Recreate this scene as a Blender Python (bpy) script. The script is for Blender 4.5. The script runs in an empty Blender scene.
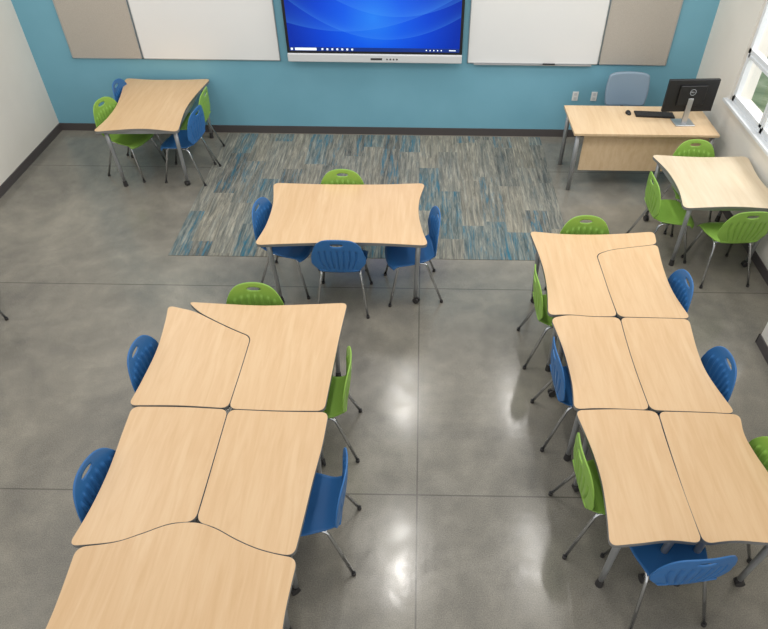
import bpy, bmesh, math, random
from mathutils import Vector, Matrix, Quaternion
random.seed(4)
S=bpy.context.scene
try: S.view_settings.view_transform='Standard'
except Exception: pass
COL=S.collection
# ------------------------------------------------------------------ materials
def lin(c):
    return tuple((x/255/12.92 if x/255<=.04045 else ((x/255+.055)/1.055)**2.4) for x in c)+(1,)
def mat(name,rgb,rough=.5,metal=0,spec=.5,emit=None,es=0):
    m=bpy.data.materials.new(name); m.use_nodes=True
    b=m.node_tree.nodes['Principled BSDF']
    b.inputs['Base Color'].default_value=lin(rgb); b.inputs['Roughness'].default_value=rough
    b.inputs['Metallic'].default_value=metal; b.inputs['Specular IOR Level'].default_value=spec
    if emit: b.inputs['Emission Color'].default_value=lin(emit); b.inputs['Emission Strength'].default_value=es
    return m
def N(m,t,**k):
    n=m.node_tree.nodes.new(t)
    for a,v in k.items(): setattr(n,a,v)
    return n
def ln(m,a,b): m.node_tree.links.new(a,b)
def math_(m,op,a,b=None,c=None):
    n=N(m,'ShaderNodeMath',operation=op)
    for i,v in enumerate((a,b,c)):
        if v is None: continue
        if isinstance(v,(int,float)): n.inputs[i].default_value=v
        else: ln(m,v,n.inputs[i])
    return n.outputs[0]
def mixc(m,f,a,b,bt='MIX'):
    n=N(m,'ShaderNodeMix',data_type='RGBA',blend_type=bt)
    for i,v in ((0,f),(6,a),(7,b)):
        if isinstance(v,(int,float)): n.inputs[i].default_value=v
        elif isinstance(v,tuple): n.inputs[i].default_value=v
        else: ln(m,v,n.inputs[i])
    return n.outputs[2]
def ramp(m,f,stops,interp='LINEAR'):
    n=N(m,'ShaderNodeValToRGB'); n.color_ramp.interpolation=interp
    e=n.color_ramp.elements
    while len(e)<len(stops): e.new(.5)
    for i,(p,c) in enumerate(stops):
        e[i].position=p; e[i].color=lin(c)
    ln(m,f,n.inputs[0]); return n.outputs[0]
def noise(m,vec,scale,detail=4,rough=.55,dist=0):
    n=N(m,'ShaderNodeTexNoise'); n.inputs['Scale'].default_value=scale; n.inputs['Detail'].default_value=detail
    n.inputs['Roughness'].default_value=rough; n.inputs['Distortion'].default_value=dist
    if vec is not None: ln(m,vec,n.inputs['Vector'])
    return n.outputs['Fac']
def mapping(m,vec,scale):
    n=N(m,'ShaderNodeMapping'); n.inputs['Scale'].default_value=scale; ln(m,vec,n.inputs['Vector']); return n.outputs[0]
def bsdf(m): return m.node_tree.nodes['Principled BSDF']
def bump(m,h,strength=.1,dist=.01):
    n=N(m,'ShaderNodeBump'); n.inputs['Strength'].default_value=strength; n.inputs['Distance'].default_value=dist
    ln(m,h,n.inputs['Height']); ln(m,n.outputs[0],bsdf(m).inputs['Normal'])

# concrete
m=M_floor=mat('polished_concrete',(120,117,108),.25,0,.55)
pos=N(m,'ShaderNodeNewGeometry').outputs['Position']
sx=N(m,'ShaderNodeSeparateXYZ'); ln(m,pos,sx.inputs[0])
n1=noise(m,pos,.8,5,.58,.9); n2=noise(m,pos,4.5,6,.62,.25); n3=noise(m,pos,130,3,.6)
c=ramp(m,n1,[(.32,(90,88,83)),(.45,(115,111,102)),(.56,(137,132,120)),(.70,(160,154,141))])
c2=ramp(m,n2,[(.3,(96,95,91)),(.5,(125,121,111)),(.70,(156,151,138))])
c=mixc(m,.4,c,c2); c3=ramp(m,n3,[(.35,(82,80,76)),(.65,(180,175,164))]); c=mixc(m,.24,c,c3)
jn=None
for out,v in ((sx.outputs[1],4.74),(sx.outputs[1],2.47),(sx.outputs[1],.2),(sx.outputs[1],7.0),(sx.outputs[0],.015)):
    d=math_(m,'ABSOLUTE',math_(m,'SUBTRACT',out,v)); l=math_(m,'LESS_THAN',d,.0055)
    jn=l if jn is None else math_(m,'MAXIMUM',jn,l)
c=mixc(m,math_(m,'MULTIPLY',jn,.55),c,lin((62,60,56)))
ln(m,c,bsdf(m).inputs['Base Color'])
rr=N(m,'ShaderNodeMapRange'); ln(m,n2,rr.inputs[0]); rr.inputs[1].default_value=.3; rr.inputs[2].default_value=.7; rr.inputs[3].default_value=.13; rr.inputs[4].default_value=.26
ln(m,rr.outputs[0],bsdf(m).inputs['Roughness'])
bump(m,noise(m,pos,9,4),.08,.01)

# rug planks
m=M_rug=mat('carpet_planks',(120,125,120),.95,0,.1)
pos=N(m,'ShaderNodeNewGeometry').outputs['Position']
sx=N(m,'ShaderNodeSeparateXYZ'); ln(m,pos,sx.inputs[0])
colf=math_(m,'FLOOR',math_(m,'DIVIDE',sx.outputs[0],.24))
w=N(m,'ShaderNodeTexWhiteNoise',noise_dimensions='1D'); ln(m,colf,w.inputs['W'])
rowf=math_(m,'FLOOR',math_(m,'ADD',math_(m,'DIVIDE',sx.outputs[1],.95),w.outputs['Value']))
cv=N(m,'ShaderNodeCombineXYZ'); ln(m,colf,cv.inputs[0]); ln(m,rowf,cv.inputs[1])
w2=N(m,'ShaderNodeTexWhiteNoise',noise_dimensions='2D'); ln(m,cv.outputs[0],w2.inputs['Vector'])
pc=ramp(m,w2.outputs['Value'],[(0,(142,142,132)),(.2,(110,114,110)),(.34,(150,145,130)),(.5,(96,120,124)),(.62,(130,132,124)),(.76,(98,100,97)),(.88,(108,130,134))],'CONSTANT')
off=N(m,'ShaderNodeVectorMath',operation='MULTIPLY_ADD'); ln(m,w2.outputs['Color'],off.inputs[0]); off.inputs[1].default_value=(9,9,9); ln(m,pos,off.inputs[2])
st=noise(m,mapping(m,off.outputs[0],(34,2.6,1)),1,9,.76,.5)
st2=noise(m,mapping(m,off.outputs[0],(20,1.8,1)),1,8,.75,.6)
sc=ramp(m,st,[(.34,(44,49,52)),(.44,(90,92,89)),(.55,(138,135,124)),(.66,(182,177,162))])
c=mixc(m,.66,pc,sc)
tf=ramp(m,st2,[(.50,(0,0,0)),(.62,(255,255,255))])
tsel=math_(m,'MULTIPLY_ADD',math_(m,'GREATER_THAN',w2.outputs['Value'],.5),.58,.12)
c=mixc(m,math_(m,'MULTIPLY',tf,tsel),c,lin((28,108,134)))
ln(m,c,bsdf(m).inputs['Base Color']); bump(m,noise(m,pos,220,2),.5,.004)

# maple
def maple(name,a,b,c_,ang=0):
    m=mat(name,b,.36)
    tc=N(m,'ShaderNodeTexCoord').outputs['Object']
    mp=N(m,'ShaderNodeMapping'); ln(m,tc,mp.inputs['Vector']); mp.inputs['Rotation'].default_value=(0,0,ang); mp.inputs['Scale'].default_value=(26,2.2,8)
    f=noise(m,mp.outputs[0],1,6,.62,.6)
    mp2=N(m,'ShaderNodeMapping'); ln(m,tc,mp2.inputs['Vector']); mp2.inputs['Rotation'].default_value=(0,0,ang); mp2.inputs['Scale'].default_value=(5,.8,3)
    f2=noise(m,mp2.outputs[0],1,3,.5,.8)
    c=mixc(m,.4,ramp(m,f,[(.3,a),(.5,b),(.7,c_)]),ramp(m,f2,[(.3,a),(.7,c_)]))
    ln(m,c,bsdf(m).inputs['Base Color']); return m
MC=((203,166,122),(213,178,136),(221,190,150))
M_maple=maple('maple_laminate',*MC)
M_maple_x=maple('maple_laminate_cross',*MC,math.pi/2)
M_desk=maple('desk_maple_laminate',(206,174,134),(217,188,150),(226,200,165),math.pi/2)
M_maple_glare=maple('maple_laminate_glare',(206,186,156),(216,198,170),(222,207,183),math.pi/2)  # maple whitened to paint daylight glare into the window table's colour
M_edge=mat('slate_edge_band',(122,122,120),.5)
M_steel=mat('silver_powder_coat',(158,160,162),.38,.5)
M_chrome=mat('chrome',(200,202,205),.16,1)
M_black=mat('black_plastic',(22,22,24),.45)
M_dark=mat('dark_grey_rubber',(52,50,50),.6)
def plastic(name,rgb):
    m=mat(name,rgb,.42,0,.45)
    tc=N(m,'ShaderNodeTexCoord').outputs['Object']; bump(m,noise(m,tc,300,2),.12,.001); return m
M_green=plastic('green_chair_plastic',(140,182,78)); M_blue=plastic('blue_chair_plastic',(50,108,168))
M_teach=plastic('pale_blue_mesh',(132,152,170))
def wallmat(name,rgb):
    m=mat(name,rgb,.75,0,.2); pos=N(m,'ShaderNodeNewGeometry').outputs['Position']
    f=noise(m,pos,1.3,3); a=tuple(max(0,x-4) for x in rgb); b=tuple(min(255,x+4) for x in rgb)
    ln(m,ramp(m,f,[(.3,a),(.7,b)]),bsdf(m).inputs['Base Color']); bump(m,noise(m,pos,90,3),.08,.004); return m
M_bluewall=wallmat('sky_blue_paint',(122,176,196)); M_white=wallmat('off_white_paint',(227,222,213)); M_base=mat('dark_vinyl_base',(80,75,75),.5)
M_wb=mat('whiteboard_gloss',(234,235,235),.18); M_alu=mat('aluminium',(190,192,194),.35,.8)
m=M_tack=mat('taupe_tack_fabric',(178,172,162),.95,0,.1)
pos=N(m,'ShaderNodeNewGeometry').outputs['Position']; f=noise(m,pos,260,3)
ln(m,ramp(m,f,[(.3,(172,165,155)),(.7,(194,188,179))]),bsdf(m).inputs['Base Color'])
M_bar=mat('light_grey_plastic',(212,214,216),.4); M_outlet=mat('white_plastic',(235,235,232),.4)
M_winf=mat('white_window_frame',(222,225,228),.4)
m=M_glass=bpy.data.materials.new('window_glass'); m.use_nodes=True; nt=m.node_tree; nt.nodes.remove(bsdf(m))
tr=N(m,'ShaderNodeBsdfTransparent'); gl=N(m,'ShaderNodeBsdfGlossy'); gl.inputs['Roughness'].default_value=.03
mx=N(m,'ShaderNodeMixShader'); mx.inputs[0].default_value=.08; ln(m,tr.outputs[0],mx.inputs[1]); ln(m,gl.outputs[0],mx.inputs[2])
ln(m,mx.outputs[0],nt.nodes['Material Output'].inputs[0])
# screen : blue desktop with soft ribbons
m=M_screen=mat('blue_desktop_screen',(10,60,200),.25,0,.2)
tc=N(m,'ShaderNodeTexCoord').outputs['Object']; s=N(m,'ShaderNodeSeparateXYZ'); ln(m,tc,s.inputs[0])
X,Zc=s.outputs[0],s.outputs[2]
def ribbon(a,bb,cc,wd):
    y=math_(m,'MULTIPLY_ADD',math_(m,'MULTIPLY',X,X),a,math_(m,'MULTIPLY_ADD',X,bb,cc))
    d=math_(m,'SUBTRACT',Zc,y); e=math_(m,'MULTIPLY',d,1/wd)
    g=math_(m,'POWER',2.718,math_(m,'MULTIPLY',math_(m,'ABSOLUTE',e),-1.))
    return math_(m,'MULTIPLY',g,math_(m,'GREATER_THAN',d,0))
r=math_(m,'ADD',math_(m,'ADD',ribbon(.34,-.10,-.44,.05),ribbon(.22,.16,-.33,.09)),ribbon(.35,-.2,-.16,.1))
rad=math_(m,'SQRT',math_(m,'ADD',math_(m,'POWER',X,2),math_(m,'POWER',math_(m,'ADD',Zc,.2),2)))
base=ramp(m,rad,[(0,(40,132,250)),(.35,(16,92,236)),(.65,(8,68,212)),(1,(5,46,170))])
c=mixc(m,math_(m,'MINIMUM',math_(m,'MULTIPLY',r,.2),.36),base,lin((80,165,255)))
ln(m,c,bsdf(m).inputs['Emission Color']); bsdf(m).inputs['Emission Strength'].default_value=.95; bsdf(m).inputs['Base Color'].default_value=(.003,.008,.03,1)
M_task=mat('taskbar_blue',(6,20,60),.3,emit=(16,50,130),es=.9); M_icon=mat('icon_white',(220,230,240),.3,emit=(225,235,245),es=.7)
m=M_grass=mat('lawn',(120,140,90),.95)
pos=N(m,'ShaderNodeNewGeometry').outputs['Position']
ln(m,ramp(m,noise(m,pos,.9,6,.65,.8),[(.38,(108,130,98)),(.5,(142,160,126)),(.6,(176,188,164)),(.7,(204,210,200))]),bsdf(m).inputs['Base Color'])

# ------------------------------------------------------------------ helpers
def link(o,parent=None):
    COL.objects.link(o)
    if parent: o.parent=parent
    return o
def obj(name,me,parent=None,mats=(),loc=(0,0,0),rot=(0,0,0),smooth=False):
    for mm in mats: me.materials.append(mm)
    o=bpy.data.objects.new(name,me); o.location=loc; o.rotation_euler=rot
    if smooth:
        for p in me.polygons: p.use_smooth=True
    return link(o,parent)
def empty(name,loc,rz,label,cat,group=None):
    o=bpy.data.objects.new(name,None); o.empty_display_size=.1; o.location=loc; o.rotation_euler=(0,0,rz); link(o)
    o['label']=label; o['category']=cat
    if group: o['group']=group
    return o
def boxes(name,bl,m_,parent=None,bev=0,kind=None,loc=(0,0,0),rot=(0,0,0)):
    bm=bmesh.new()
    for (x0,x1,y0,y1,z0,z1) in bl:
        r=bmesh.ops.create_cube(bm,size=1); 
        for v in r['verts']: v.co=Vector(((x0+x1)/2+v.co.x*(x1-x0),(y0+y1)/2+v.co.y*(y1-y0),(z0+z1)/2+v.co.z*(z1-z0)))
    if bev: bmesh.ops.bevel(bm,geom=bm.edges[:],offset=bev,segments=3,affect='EDGES',profile=.5,clamp_overlap=True)
    me=bpy.data.meshes.new(name); bm.to_mesh(me); bm.free()
    o=obj(name,me,parent,[m_],loc,rot,smooth=False)
    if kind: o['kind']=kind
    return o
def label(o,l,c,g=None):
    o['label']=l; o['category']=c
    if g: o['group']=g
def tube_mesh(name,path,r,seg=12,r_end=None):
    """swept tube along a list of points, capped"""
    bm=bmesh.new(); P=[Vector(p) for p in path]; rings=[]
    n=len(P); up=Vector((.13,.07,1)).normalized()
    for i,p in enumerate(P):
        t=(P[min(i+1,n-1)]-P[max(i-1,0)]).normalized()
        a=t.cross(up); 
        if a.length<.05: a=t.cross(Vector((1,0,0)))
        a.normalize(); b=t.cross(a)
        rad=r if r_end is None else r+(r_end-r)*i/(n-1)
        rings.append([bm.verts.new(p+a*math.cos(2*math.pi*k/seg)*rad+b*math.sin(2*math.pi*k/seg)*rad) for k in range(seg)])
    for i in range(n-1):
        for k in range(seg):
            bm.faces.new((rings[i][k],rings[i][(k+1)%seg],rings[i+1][(k+1)%seg],rings[i+1][k]))
    bm.faces.new(rings[0][::-1]); bm.faces.new(rings[-1])
    bmesh.ops.recalc_face_normals(bm,faces=bm.faces[:])
    me=bpy.data.meshes.new(name); bm.to_mesh(me); bm.free()
    for p in me.polygons: p.use_smooth=len(p.vertices)==4
    return me
def cyl_into(bm,c,r,h,axis='Z',seg=20,r2=None):
    q=bmesh.ops.create_cone(bm,cap_ends=True,segments=seg,radius1=r,radius2=r if r2 is None else r2,depth=h)
    R_={'Z':Matrix.Identity(3),'X':Matrix.Rotation(math.pi/2,3,'Y'),'Y':Matrix.Rotation(math.pi/2,3,'X')}[axis]
    for v in q['verts']: v.co=R_@v.co+Vector(c)
def fillet_path(pts,r,n=5):
    P=[Vector(p) for p in pts]; out=[P[0]]
    for i in range(1,len(P)-1):
        a=(P[i-1]-P[i]); b=(P[i+1]-P[i]); d=min(r,a.length*.45,b.length*.45)
        s=P[i]+a.normalized()*d; e=P[i]+b.normalized()*d
        for k in range(n+1):
            t=k/n; out.append(s*(1-t)**2+P[i]*2*t*(1-t)+e*t*t)
    out.append(P[-1]); return out

# ------------------------------------------------------------------ room
XL,XR,YW=-4.82,3.45,7.94
boxes('floor',[(XL-.2,XR+.25,-.6,YW+.2,-.1,0)],M_floor,kind='structure')
boxes('wall_back',[(XL-.2,XR+.25,YW,YW+.2,0,3.4)],M_bluewall,kind='structure')
boxes('wall_left',[(XL-.2,XL,-.6,YW,0,3.4)],M_white,kind='structure')
wy0,wy1,wz0,wz1=4.45,6.93,.98,2.75
boxes('wall_right',[(XR,XR+.25,-.6,YW,0,wz0),(XR,XR+.25,-.6,YW,wz1,3.4),(XR,XR+.25,-.6,wy0,wz0,wz1),(XR,XR+.25,wy1,YW,wz0,wz1)],M_white,kind='structure')
o=boxes('trim_1',[(3.03,XR,2.7,4.06,0,3.4)],M_white,kind='structure')
o['label']='off-white boxed column beside the window'
boxes('baseboard_back',[(XL+.012,XR-.012,YW-.012,YW,0,.10)],M_base,kind='structure')
boxes('baseboard_left',[(XL,XL+.012,-.6,YW,0,.10)],M_base,kind='structure')
boxes('baseboard_right',[(XR-.012,XR,4.07,YW,0,.10),(3.018,3.03,2.7,4.072,0,.10),(3.018,XR,4.06,4.072,0,.10)],M_base,kind='structure')
# window
fx0,fx1=XR+.03,XR+.09
b=[(fx0,fx1,wy0,wy0+.05,wz0,wz1),(fx0,fx1,wy1-.05,wy1,wz0,wz1),(fx0,fx1,wy0,wy1,wz0,wz0+.05),(fx0,fx1,wy0,wy1,wz1-.05,wz1),
   (fx0,fx1,wy0,wy1,1.50,1.55)]
YM=(6.12,5.28)
for yy in YM: b.append((fx0,fx1,yy-.025,yy+.025,wz0,wz1))
for y0,y1 in ((wy0+.05,YM[1]-.025),(YM[1]+.025,YM[0]-.025),(YM[0]+.025,wy1-.05)):
    for q in ((y0,y0+.03,wz0+.05,1.5),(y1-.03,y1,wz0+.05,1.5),(y0,y1,wz0+.05,wz0+.08),(y0,y1,1.47,1.5)):
        b.append((fx0-.012,fx1-.02,q[0],q[1],q[2],q[3]))
win=boxes('window_1',b,M_winf,kind='structure')
g=boxes('window_pane',[(fx0+.035,fx0+.04,wy0+.05,wy1-.05,wz0+.05,wz1-.05)],M_glass,parent=win)
boxes('trim_2',[(XR-.05,XR+.03,wy0-.05,wy1+.05,wz0-.03,wz0+.003)],M_winf,bev=.006,kind='structure')['label']='white window sill'
g=boxes('lawn',[(XR+.6,40,-4,60,-.3,-.2)],M_grass); label(g,'pale green lawn outside the window','lawn'); g['kind']='stuff'

# ------------------------------------------------------------------ rug
RZ=.005
rug=boxes('rug',[(-2.57,1.60,5.21,7.90,0,RZ)],M_rug,bev=.002); label(rug,'grey and teal striped plank carpet on the concrete floor','rug')

# ------------------------------------------------------------------ wall boards
def board(name,x0,x1,z0,z1,m_,lab,cat,tray=False):
    e=empty(name,((x0+x1)/2,YW,z0),0,lab,cat)
    w=(x1-x0)/2; h=z1-z0
    boxes('panel',[(-w+.008,w-.008,-.018,-.001,.008,h-.008)],m_,e)
    boxes('frame',[(-w,w,-.022,-.001,0,.009),(-w,w,-.022,-.001,h-.009,h),(-w,-w+.009,-.022,-.001,0,h),(w-.009,w,-.022,-.001,0,h)],M_alu,e)
    if tray: boxes('marker_tray',[(-w*.9,w*.9,-.05,-.002,-.010,-.002)],M_alu,e)
    return e
board('tack_board',-4.32,-3.45,.97,2.2,M_tack,'taupe fabric tack board on the blue wall','notice board')
board('whiteboard',-3.44,-1.74,.97,2.2,M_wb,'glossy whiteboard on the blue wall beside the tack board','whiteboard')
board('whiteboard',.57,2.18,.97,2.2,M_wb,'glossy whiteboard with a marker on its tray','whiteboard',True)
board('tack_board',2.19,3.02,.97,2.2,M_tack,'taupe fabric tack board near the teacher desk','notice board')
me=tube_mesh('whiteboard_marker',[(0,0,0),(.11,0,0),(.112,0,0),(.15,0,0)],.008); o=obj('whiteboard_marker',me,None,[M_black],(1.50,YW-.035,.977)); label(o,'black dry erase marker lying on the whiteboard tray','marker')
# display
e=empty('smart_display',(-.565,YW,1.0),0,'large wall-mounted interactive display showing a blue desktop','display')
W2=1.06
boxes('housing',[(-W2,W2,-.11,-.02,.10,1.32)],M_black,e,.008)
boxes('wall_mount',[(-.4,.4,-.02,-.001,.3,1.0)],M_dark,e)
boxes('control_bar',[(-W2,W2,-.13,-.02,0,.10)],M_bar,e,.012)
boxes('port_cover',[(-.05,.09,-.133,-.129,.035,.058)],M_dark,e,.001)
for i in range(4):
    me=bpy.data.meshes.new('button'); bm=bmesh.new(); cyl_into(bm,(0,0,0),.009,.006,'Y'); bm.to_mesh(me); bm.free()
    obj('button',me,e,[M_dark],(.15+i*.04,-.132,.046))
sc=boxes('screen',[(-W2+.035,W2-.035,-.002,0,-.59,.59)],M_screen,e,loc=(0,-.111,.72))
tb=boxes('taskbar',[(-W2+.035,W2-.035,-.003,-.0021,-.59,-.545)],M_task,sc)
il=[(-W2+.05,-W2+.075,-.0045,-.0031,-.58,-.555)]
for i in range(7): il.append((-W2+.42+i*.06,-W2+.442+i*.06,-.0045,-.0031,-.578,-.557))
for i in range(5): il.append((.62+i*.045,.633+i*.045,-.0045,-.0031,-.575,-.562))
for q in il: boxes('taskbar_icon',[q],M_icon,sc)
boxes('search_box',[(-W2+.10,-W2+.36,-.0045,-.0031,-.582,-.553)],M_icon,sc)
boxes('clock_readout',[(.90,.98,-.0045,-.0031,-.573,-.563)],M_icon,sc)
# outlets
for x in (1.98,2.22):
    e=empty('wall_outlet',(x,YW,.5),0,'white electrical outlet plate on the blue wall','outlet','wall outlets')
    boxes('cover_plate',[(-.038,.038,-.008,-.001,0,.12)],M_outlet,e,.003)
    boxes('socket',[(-.018,.018,-.010,-.0081,.015,.05)],M_bar,e)
    boxes('socket',[(-.018,.018,-.010,-.0081,.07,.105)],M_bar,e)

# ------------------------------------------------------------------ tables
def crom(p0,p1,p2,p3,t):
    return .5*((2*p1)+(-p0+p2)*t+(2*p0-5*p1+4*p2-p3)*t*t+(-p0+3*p1-3*p2+p3)*t**3)
def outline(edges,r=.055):
    E=[]; n=len(edges)
    for i in range(n):
        pts=[edges[i][0]]+list(edges[i][1])+[edges[(i+1)%n][0]]
        P=[Vector((x/100,y/100)) for x,y in pts]
        if len(P)==2: line=[P[0].lerp(P[1],k/12) for k in range(13)]
        else:
            Q=[P[0]*2-P[1]]+P+[P[-1]*2-P[-2]]; line=[]
            for j in range(1,len(Q)-2):
                for k in range(8): line.append(crom(Q[j-1],Q[j],Q[j+1],Q[j+2],k/8))
            line.append(P[-1])
        E.append(line)
    def trim(line,d):
        acc=0
        for k in range(len(line)-1):
            s=(line[k+1]-line[k]).length
            if acc+s>d:
                return [line[k].lerp(line[k+1],(d-acc)/s)]+line[k+1:]
            acc+=s
        return line[-2:]
    T=[]
    for i,l in enumerate(E):
        L=sum((l[k+1]-l[k]).length for k in range(len(l)-1)); d=min(r,L*.42)
        l=trim(l,d); l=trim(l[::-1],d)[::-1]; T.append(l)
    out=[]
    for i in range(n):
        out+=T[i]
        a=T[i][-1]; c_=E[i][-1]; b_=T[(i+1)%n][0]
        for k in range(1,9):
            t=k/9; out.append(a*(1-t)**2+c_*2*t*(1-t)+b_*t*t)
    return out
def slab(name,ol,z0,z1,m_,parent,grow=0):
    bm=bmesh.new()
    n=len(ol); pts=[]
    for i,p in enumerate(ol):
        t=(ol[(i+1)%n]-ol[i-1]); nn=Vector((t.y,-t.x)); nn=nn.normalized() if nn.length>0 else nn
        pts.append((p,nn))
    area=sum(ol[i-1].x*ol[i].y-ol[i].x*ol[i-1].y for i in range(n)); sg=1 if area>0 else -1
    vs=[bm.verts.new((p.x+nn.x*grow*sg,p.y+nn.y*grow*sg,z0)) for p,nn in pts]
    f=bm.faces.new(vs); r=bmesh.ops.extrude_face_region(bm,geom=[f])
    for v in r['geom']:
        if isinstance(v,bmesh.types.BMVert): v.co.z=z1
    bmesh.ops.recalc_face_normals(bm,faces=bm.faces[:])
    me=bpy.data.meshes.new(name); bm.to_mesh(me); bm.free()
    return obj(name,me,parent,[m_])
leg_me=tube_mesh('table_leg',[(0,0,.705),(0,0,.5),(0,0,.25),(0,0,.07)],.024,16,.018); leg_me.materials.append(M_steel)
bm=bmesh.new(); cyl_into(bm,(0,0,.035),.027,.07,'Z',16,.02)
glide_me=bpy.data.meshes.new('glide'); bm.to_mesh(glide_me); bm.free(); glide_me.materials.append(M_dark)
bm=bmesh.new(); cyl_into(bm,(.012,-.014,.03),.03,.016,'Y',20); cyl_into(bm,(.012,.014,.03),.03,.016,'Y',20); cyl_into(bm,(.012,0,.03),.008,.04,'Y',12); cyl_into(bm,(0,0,.062),.014,.03,'Z',12)
q=bmesh.ops.create_cube(bm,size=1)
for v in q['verts']: v.co=Vector((v.co.x*.04+.006,v.co.y*.01,v.co.z*.05+.045))
caster_me=bpy.data.meshes.new('caster'); bm.to_mesh(caster_me); bm.free(); caster_me.materials.append(M_dark)
def table(edges,legs,lab,m_=M_maple,group='maple classroom tables',r=.075,z=0):
    ol=outline(edges,r)
    cx=sum(p.x for p in ol)/len(ol); cy=sum(p.y for p in ol)/len(ol)
    ol=[p-Vector((cx,cy)) for p in ol]
    e=empty('classroom_table',(cx,cy,z),0,lab,'table',group)
    slab('tabletop',ol,.716,.741,m_,e,-.0018)
    slab('edge_band',ol,.714,.7395,M_edge,e,0)
    L=[Vector((x/100-cx,y/100-cy)) for x,y in legs]
    bm=bmesh.new()
    for i in range(len(L)):
        a,b_=L[i],L[(i+1)%len(L)]
        d=(b_-a); l=d.length; ang=math.atan2(d.y,d.x); q=bmesh.ops.create_cube(bm,size=1)
        Rm=Matrix.Rotation(ang,3,'Z'); mid=(a+b_)/2
        for v in q['verts']: v.co=Rm@Vector((v.co.x*(l-.04),v.co.y*.025,v.co.z*.035))+Vector((mid.x,mid.y,.696))
    me=bpy.data.meshes.new('frame'); bm.to_mesh(me); bm.free(); obj('frame',me,e,[M_steel])
    for i,p in enumerate(L):
        tilt=p.normalized()*.045
        lo=bpy.data.objects.new('leg',leg_me); link(lo,e)
        ax=Vector((tilt.y,-tilt.x,0)).normalized(); lo.rotation_mode='QUATERNION'
        q=Quaternion(ax,-math.atan2(.03,.7))
        lo.rotation_quaternion=q; top=Vector((p.x,p.y,.705)); lo.location=top-(q@Vector((0,0,.705)))
        lo.location.z=0
        foot=bpy.data.objects.new('caster' if i%2==0 else 'glide',caster_me if i%2==0 else glide_me); link(foot,lo)
        foot.rotation_euler=(0,0,random.uniform(0,6.28))
    return e
table([((-372,789),[(-340,785),(-300,786)]),((-265,790),[(-271,740),(-272,700)]),((-265,646),[(-309,652)]),((-358,643),[(-354,680),(-357,720)])],
  [(-364,780),(-274,780),(-272,655),(-348,652)],'rectangular maple table with wavy edges by the tack board',M_maple)
table([((-142,542),[(-105,540.5),(-70,540.5),(-35,541.5)]),((6,545),[(0.5,515),(0,490),(3.5,465)]),((9,442.5),[(-30,445),(-63,445.5),(-100,443.5)]),((-141,440),[(-136,470),(-136,505)])],
  [(-133,534),(-4,537),(0,452),(-131,449)],'wavy-edged maple table standing on the rug edge',M_maple_x,z=RZ)
table([((242,609),[(292,605)]),((343,608),[(338,560)]),((343,507),[(295,511)]),((246,507),[(251,540),(250,575)])],
  [(250,600),(334,600),(335,515),(256,515)],'maple table by the window wall, paled by painted glare',M_maple_glare)
G='grouped maple wing tables'
GL=G+' in one cluster'
RC=.055
table([((-191,362),[(-180,359),(-168,355),(-150,344.5),(-135,336)]),((-121,329),[(-121.3,300)]),((-122.3,262.8),[(-155,264.5)]),((-188,264),[(-186,285),(-185,315),(-188,345)])],
  [(-182,353),(-129,322),(-131,272),(-178,273)],'maple wing table with curved edge fitted to its neighbour',M_maple,GL,RC)
table([((-177,366.5),[(-145,364.5),(-117,363.5),(-85,365.5)]),((-54,368),[(-56.5,330),(-58,295)]),((-59.5,261.8),[(-90,261.5)]),((-121.9,262.5),[(-121,300)]),((-120.6,329.4),[(-134.7,336.6),(-149.7,345.1),(-165,355)])],
  [(-160,358),(-63,359),(-67,270),(-112,271)],'wide maple wing table at the head of its cluster',M_maple,GL,RC)
table([((-185,263.2),[(-152,263.3)]),((-122,262),[(-122,220)]),((-122.2,182.3),[(-136,180.7),(-150,174.6),(-163,169.6)]),((-187,166.6),[(-183.5,190),(-182.5,215),(-184,242)])],
  [(-176,253),(-129,250),(-131,192),(-177,178)],'maple wing table with curved end, blue chair beside it',M_maple,GL,RC)
table([((-121.6,262),[(-88,260.9)]),((-56.5,261),[(-57.5,235),(-60,210),(-62,185)]),((-64,163),[(-75,164.7),(-86,167.7),(-98,172.7),(-110,178.7)]),((-121.8,182.3),[(-121.6,200),(-121.6,225)])],
  [(-108,250),(-65,250),(-72,175),(-112,190)],'maple wing table with curved end, blue chair beside it',M_maple,GL,RC)
table([((-182,166.3),[(-163,169.3),(-150,174.3),(-136,180.4),(-122,181.8),(-110,178.4),(-98,172.4),(-86,167.4),(-75,164.4)]),((-62,162),[(-64,130)]),((-62,100),[(-122,103)]),((-182,100),[(-180,130)])],
  [(-170,155),(-72,153),(-72,110),(-172,110)],'maple table with a bulging curved edge closing the cluster',M_maple_x,GL,RC)
table([((98,467),[(125,463.5),(151,463),(178,465)]),((208.5,469),[(207.5,459)]),((206,450),[(192,447),(178,444.2),(164,440.7)]),((150.5,434.2),[(150.8,410),(150.9,385)]),((151.5,356.7),[(132,356.6),(116,358)]),((99,357.3),[(102.5,390),(102.5,423)])],
  [(107,459),(198,460),(142,366),(110,367)],'wide maple wing table at the head of its row',M_maple,G,RC)
table([((151,433.9),[(164,440.4),(178,443.9),(192,446.7)]),((206.5,449.7),[(202.5,415),(202,386)]),((206.5,355.5),[(183,356)]),((152,356.5),[(151.2,385),(151.1,410)])],
  [(160,428),(196,438),(198,365),(161,366)],'maple wing table fitted beside the wide one',M_maple,G,RC)
table([((100.5,354),[(115,357.4),(132,356.2)]),((152.9,355.9),[(151.9,330),(151.7,300)]),((152.7,266.6),[(133,267.4),(116,267.4)]),((103,266.2),[(105.5,290),(104.5,322)])],
  [(110,344),(143,346),(143,277),(112,277)],'maple wing table in the middle of its row',M_maple,G,RC)
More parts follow.
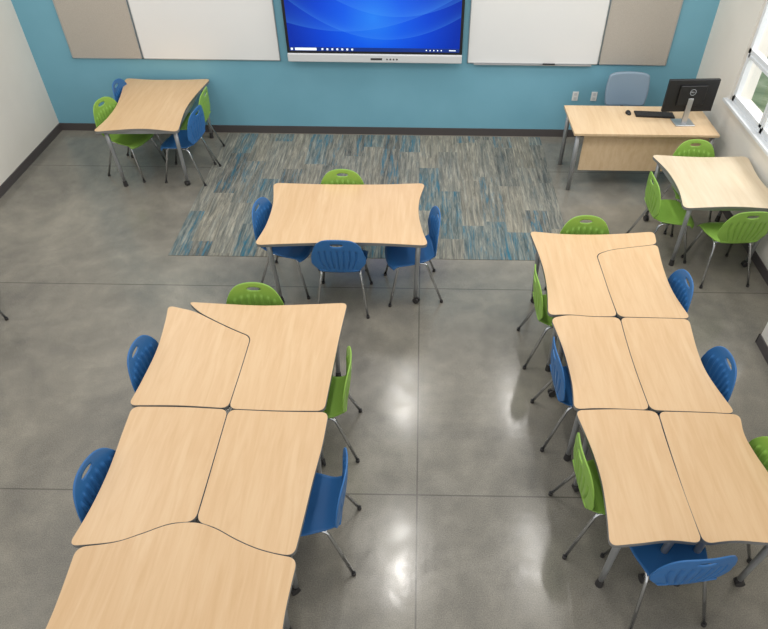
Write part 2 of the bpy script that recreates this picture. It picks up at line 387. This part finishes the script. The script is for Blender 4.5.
table([((153.3,355.9),[(184,355.6)]),((205,355.1),[(201,322),(201,298)]),((208,264.7),[(185,265.7),(166,266.2)]),((153,266.6),[(152,300),(152.2,330)])],
  [(163,345),(195,345),(197,275),(162,277)],'maple wing table in the middle of its row',M_maple,G,RC)
table([((103.5,265.7),[(133,267)]),((157.2,265.9),[(156.6,245),(156.6,215)]),((157.6,174),[(140,175.5),(123,173.5)]),((106,171.5),[(108.5,190),(110,212),(108.5,235)])],
  [(113,256),(147,256),(148,184),(117,182)],'maple wing table closing the row by a blue chair',M_maple,G,RC)
table([((157.6,265.7),[(185,265.3)]),((210.5,264.2),[(207.5,248),(209,232),(213,212)]),((218.5,174.5),[(194,175),(176,176)]),((158,173.8),[(156.9,200),(156.9,230)])],
  [(167,255),(200,255),(207,184),(166,184)],'maple wing table closing the row by a blue chair',M_maple,G,RC)

# ------------------------------------------------------------------ chairs (local forward = +X)
def shell(name,fn,nu,nv,thick,hole=None):
    bm=bmesh.new(); g=[[bm.verts.new(fn(-1+2*i/nu,j/nv)) for i in range(nu+1)] for j in range(nv+1)]
    for j in range(nv):
        for i in range(nu): bm.faces.new((g[j][i],g[j][i+1],g[j+1][i+1],g[j+1][i]))
    if hole:
        cy,cz,ry,rz=hole
        dead=[f for f in bm.faces if ((f.calc_center_median().y-cy)/ry)**2+((f.calc_center_median().z-cz)/rz)**2<1]
        bmesh.ops.delete(bm,geom=dead,context='FACES')
        for v in bm.verts:
            if v.is_boundary:
                dy,dz=(v.co.y-cy)/ry,(v.co.z-cz)/rz; d=math.hypot(dy,dz)
                if .2<d<1.7 and abs(v.co.z-cz)<rz*1.8 and abs(v.co.y)<ry*1.5:
                    v.co.y=cy+dy/d*ry; v.co.z=cz+dz/d*rz
    bmesh.ops.recalc_face_normals(bm,faces=bm.faces[:])
    me=bpy.data.meshes.new(name); bm.to_mesh(me); bm.free()
    for p in me.polygons: p.use_smooth=True
    return me
def sm(t): t=max(0,min(1,t)); return t*t*(3-2*t)
def seat_fn(u,v):
    s=.235-.44*v
    w=.172+.053*sm((1-v)/.6)
    s-= .055*abs(u)**3.5*max(0,1-v*3)
    z=.452-.012*(1-u*u)*math.sin(math.pi*min(1,v*1.1))
    if v<.16: z-=.035*((.16-v)/.16)**2
    if v>.76: z+=.05*((v-.76)/.24)**2; s-=.004*((v-.76)/.24)
    z+=.012*abs(u)**3*sm(v*1.4)
    return (s,u*w,z)
def back_fn(u,t):
    w=.172+.063*sm(t/.5)-.012*sm((t-.7)/.3)
    top=.865-.05*u*u-.12*abs(u)**5
    z0=.488
    z=z0+(top-z0)*t
    s=-.206-.048*t-.008*math.sin(math.pi*t)+.05*u*u*(.3+.7*sm(t*1.5))
    if .06<t<.72 and abs(u)<.86:
        k=math.cos(u*math.pi*9); s+=.013*max(0,k)*sm((t-.06)/.08)*sm((.72-t)/.08)
    return (s,u*w,z)
seat_me=shell('seat',seat_fn,24,22,.01)
back_me=shell('backrest',back_fn,72,34,.01,(0,.805,.058,.018))
def chair_tpl(m_):
    sm_=seat_me.copy(); sm_.materials.append(m_); bm_=back_me.copy(); bm_.materials.append(m_); return sm_,bm_
MS={'green':chair_tpl(M_green),'blue':chair_tpl(M_blue)}
def legpath(fx,tx,sgn): return fillet_path([(fx*.2,sgn*.165,.432),(fx,sgn*.172,.430),(tx,sgn*.235,.014)],.05)
LEGS=[]
for fx,tx in ((.13,.225),(-.12,-.265)):
    for sgn in (1,-1):
        me=tube_mesh('leg',legpath(fx,tx,sgn),.0115,10); me.materials.append(M_chrome); LEGS.append((me,(tx,sgn*.235)))
bm=bmesh.new(); cyl_into(bm,(0,0,.012),.015,.024,'Z',14); cg_me=bpy.data.meshes.new('foot_glide'); bm.to_mesh(cg_me); bm.free(); cg_me.materials.append(M_dark)
fr=tube_mesh('frame',fillet_path([(.12,-.17,.429),(.12,.17,.429)],.02),.01,10); fr.materials.append(M_chrome)
fr2=tube_mesh('frame',[(-.10,-.17,.429),(-.10,.17,.429)],.01,10); fr2.materials.append(M_chrome)
def make_chair(color):
    e=bpy.data.objects.new('school_chair',None); e.empty_display_size=.1; link(e)
    for nm,me in (('seat',MS[color][0]),('backrest',MS[color][1])):
        o=bpy.data.objects.new(nm,me); link(o,e)
        sd=o.modifiers.new('solid','SOLIDIFY'); sd.thickness=.009; sd.offset=0
    for me,(tx,ty) in LEGS:
        o=bpy.data.objects.new('leg',me); link(o,e)
        gobj=bpy.data.objects.new('foot_glide',cg_me); link(gobj,o); gobj.location=(tx,ty,0)
    for me in (fr,fr2):
        o=bpy.data.objects.new('seat_rail',me); link(o,e)
    return e
def copy_tree(src,parent=None):
    o=src.copy(); COL.objects.link(o); o.parent=parent
    for c_ in src.children: copy_tree(c_,o)
    return o
D=math.radians
chairs=[
('green',-3.43,6.92,-16,'pulled out at an angle from the table',0),
('blue',-3.43,7.50,0,'tucked beside the wall side of the table',0),
('blue',-2.76,6.83,172,'pushed under the wavy maple table',0),
('green',-2.80,7.30,180,'pushed under the wavy maple table',0),
('green',-.75,5.225,-90,'tucked behind the table on the rug',RZ),
('blue',-1.22,4.84,-10,'at the short side of the rug table',0),
('blue',-.07,4.74,188,'at the short side of the rug table',0),
('blue',-.69,4.575,90,'seen from behind at the rug table',0),
('green',2.90,5.945,-90,'behind the pale table near the window',0),
('green',2.50,5.44,0,'beside the pale table near the window',0),
('green',2.98,5.09,94,'seen from behind at the pale table',0),
('green',-1.27,3.505,-90,'tucked at the head of the table cluster',0),
('blue',-1.71,3.05,-2,'tucked at the outer side of the cluster',0),
('green',-.70,2.97,182,'at the aisle side of the cluster',0),
('blue',-1.67,2.06,-8,'tucked at the outer side of the cluster',0),
('blue',-.65,2.12,180,'at the aisle side of the cluster',0),
('green',1.48,4.49,-90,'tucked at the head of the table row',0),
('green',1.18,3.94,0,'at the aisle side of the table row',0),
('blue',1.21,3.11,2,'at the aisle side of the table row',0),
('green',1.24,2.27,3,'at the aisle side of the table row',0),
('blue',1.88,3.90,180,'tucked at the window side of the row',0),
('blue',1.90,3.03,180,'tucked at the window side of the row',0),
('green',1.93,2.25,180,'tucked at the window side of the row',0),
('blue',1.50,1.84,97,'seen from behind at the row end',0),
('blue',-4.07,4.28,35,'standing in the open floor area',0),
]
P_={}
for colr,x,y,a,tail,z in chairs:
    if colr not in P_: P_[colr]=e=make_chair(colr)
    else: e=copy_tree(P_[colr])
    e.location=(x,y,z); e.rotation_euler=(0,0,D(a))
    e['label']='%s plastic school chair %s'%(colr,tail); e['category']='chair'; e['group']='plastic school chairs'

# ------------------------------------------------------------------ teacher desk
e=empty('teacher_desk',(2.5,6.9,0),0,'light maple teacher desk with modesty panel and silver legs','desk')
boxes('desktop',[(-.80,.80,-.36,.36,.712,.742)],M_desk,e,.004)
boxes('modesty_panel',[(-.66,.74,-.27,-.25,.24,.711)],M_desk,e,.002)
for x,y in ((-.74,-.30),(-.74,.30),(.76,-.30),(.76,.30)):
    me=tube_mesh('leg',[(x,y,.712),(x,y,.4),(x,y,.0)],.025,16); obj('leg',me,e,[M_steel])
for s_ in (-.74,.76): boxes('side_rail',[(s_-.015,s_+.015,-.28,.28,.66,.70)],M_steel,e)
# monitor
e=empty('computer_monitor',(2.97,6.83,.742),D(4),'black computer monitor on silver stand seen from behind','monitor')
boxes('stand_base',[(-.11,.11,-.09,.09,0,.014)],M_alu,e,.006)
boxes('stand_neck',[(-.03,.03,-.035,-.012,.012,.30)],M_alu,e,.004)
boxes('casing',[(-.28,.28,-.010,.03,.14,.50)],M_black,e,.006)
boxes('rear_housing',[(-.15,.15,-.03,-.0101,.22,.44)],M_black,e,.006)
boxes('screen',[(-.27,.27,.0301,.032,.15,.49)],mat('dark_screen',(12,14,18),.15),e)
bm=bmesh.new()
ro,ri=.034,.030
for k in range(32):
    a0,a1=2*math.pi*k/32,2*math.pi*(k+1)/32
    bm.faces.new([bm.verts.new((rr_*math.cos(a),0,rr_*math.sin(a))) for rr_,a in ((ro,a0),(ro,a1),(ri,a1),(ri,a0))])
bmesh.ops.remove_doubles(bm,verts=bm.verts[:],dist=1e-5)
me=bpy.data.meshes.new('logo_ring'); bm.to_mesh(me); bm.free()
M_logo=mat('silver_logo',(190,195,200),.3,emit=(150,155,160),es=.15)
obj('logo_ring',me,e,[M_logo],(0,-.0315,.37))
tcv=bpy.data.curves.new('t','FONT'); tcv.body='DELL'; tcv.size=.022; tcv.align_x='CENTER'; tcv.align_y='CENTER'
to=bpy.data.objects.new('t',tcv); me=bpy.data.meshes.new_from_object(to); bpy.data.objects.remove(to)
obj('logo_lettering',me,e,[M_logo],(0,-.0316,.37),(math.pi/2,0,0))
# keyboard
e=empty('keyboard',(2.70,7.02,.742),D(-4),'black computer keyboard on the desk','keyboard')
boxes('base',[(-.22,.22,-.07,.07,0,.016)],M_black,e,.004)
kb=[]
for r_ in range(5):
    for c_ in range(15): kb.append((-.21+c_*.028,-.21+c_*.028+.024,-.062+r_*.025,-.041+r_*.025,.0161,.021))
o=boxes('keys',kb,M_dark,e); o['kind']='stuff'
me=bpy.data.meshes.new('computer_mouse'); bm=bmesh.new(); bmesh.ops.create_uvsphere(bm,u_segments=20,v_segments=12,radius=1)
for v in bm.verts: v.co=Vector((v.co.x*.031,v.co.y*.055,max(0,v.co.z)*.034))
bm.to_mesh(me); bm.free(); o=obj('computer_mouse',me,None,[M_black],(2.41,7.06,.742),smooth=True); label(o,'small black computer mouse on the desk','mouse')
# teacher chair
e=empty('office_chair',(2.52,7.42,0),D(-90),'pale blue-grey office chair behind the teacher desk','chair')
def tb_fn(u,t):
    w=.24+.02*math.sin(math.pi*t); top=.98-.03*abs(u)**6; bot=.58+.03*abs(u)**6
    return (-.22-.05*t+.05*u*u,u*w,bot+(top-bot)*t)
me=shell('backrest',tb_fn,20,16,.03); o=obj('backrest',me,e,[M_teach]); sd=o.modifiers.new('s','SOLIDIFY'); sd.thickness=.025; sd.offset=0
boxes('seat',[(-.2,.25,-.24,.24,.44,.51)],M_teach,e,.03)
me=tube_mesh('back_support',fillet_path([(-.1,0,.42),(-.27,0,.43),(-.265,0,.75)],.06),.018); obj('back_support',me,e,[M_black])
me=tube_mesh('gas_lift',[(0,0,.44),(0,0,.25),(0,0,.08)],.025); obj('gas_lift',me,e,[M_black])
for k in range(5):
    a=2*math.pi*k/5+.3; me=tube_mesh('base_arm',[(0,0,.11),(.14*math.cos(a),.14*math.sin(a),.095),(.28*math.cos(a),.28*math.sin(a),.075)],.02,10,.014); ar=obj('base_arm',me,e,[M_black])
    cw=bpy.data.objects.new('caster',caster_me); link(cw,ar); cw.location=(.28*math.cos(a),.28*math.sin(a),0)

# ------------------------------------------------------------------ lights
W=bpy.data.worlds.new('world'); S.world=W; W.use_nodes=True
bg=W.node_tree.nodes['Background']; bg.inputs[0].default_value=(1,.99,.97,1); bg.inputs[1].default_value=.97
def area(name,x,y,z,sx_,sy_,p,col=(1,.96,.9),direction=None):
    l=bpy.data.lights.new(name,'AREA'); l.shape='RECTANGLE'; l.size=sx_; l.size_y=sy_; l.energy=p; l.color=col
    o=bpy.data.objects.new(name,l); o.location=(x,y,z)
    if direction: o.rotation_euler=Vector(direction).to_track_quat('-Z','Y').to_euler()
    COL.objects.link(o); return o
for x,p_ in ((-3.6,20),(-.2,32),(1.65,20)):
    area('ceiling_luminaire',x,7.0,4.4,.12,1.2,p_); area('ceiling_luminaire',x,4.2,4.4,.12,1.2,p_)
area('window_daylight',5.2,5.6,3.6,2.4,1.4,150,(.96,.98,1),(-.78,-.1,-.62))

# ------------------------------------------------------------------ camera
p,y,r=.7418131,.0059273,-.0103718
cy,sy=math.cos(y),math.sin(y)
f=Vector((-sy*math.cos(p),cy*math.cos(p),-math.sin(p))); rt=Vector((cy,sy,0)); dn=f.cross(rt)
cr,sr=math.cos(r),math.sin(r); r2=cr*rt+sr*dn; d2=-sr*rt+cr*dn
cam=bpy.data.cameras.new('camera'); co=bpy.data.objects.new('camera',cam); COL.objects.link(co)
Mx=Matrix((r2,-d2,-f)).transposed().to_4x4(); Mx.translation=Vector((0,0,4.0)); co.matrix_world=Mx
cam.sensor_width=36; cam.lens=637.547/768*36; cam.shift_x=(384-414.698)/768; cam.clip_start=.05
S.camera=co
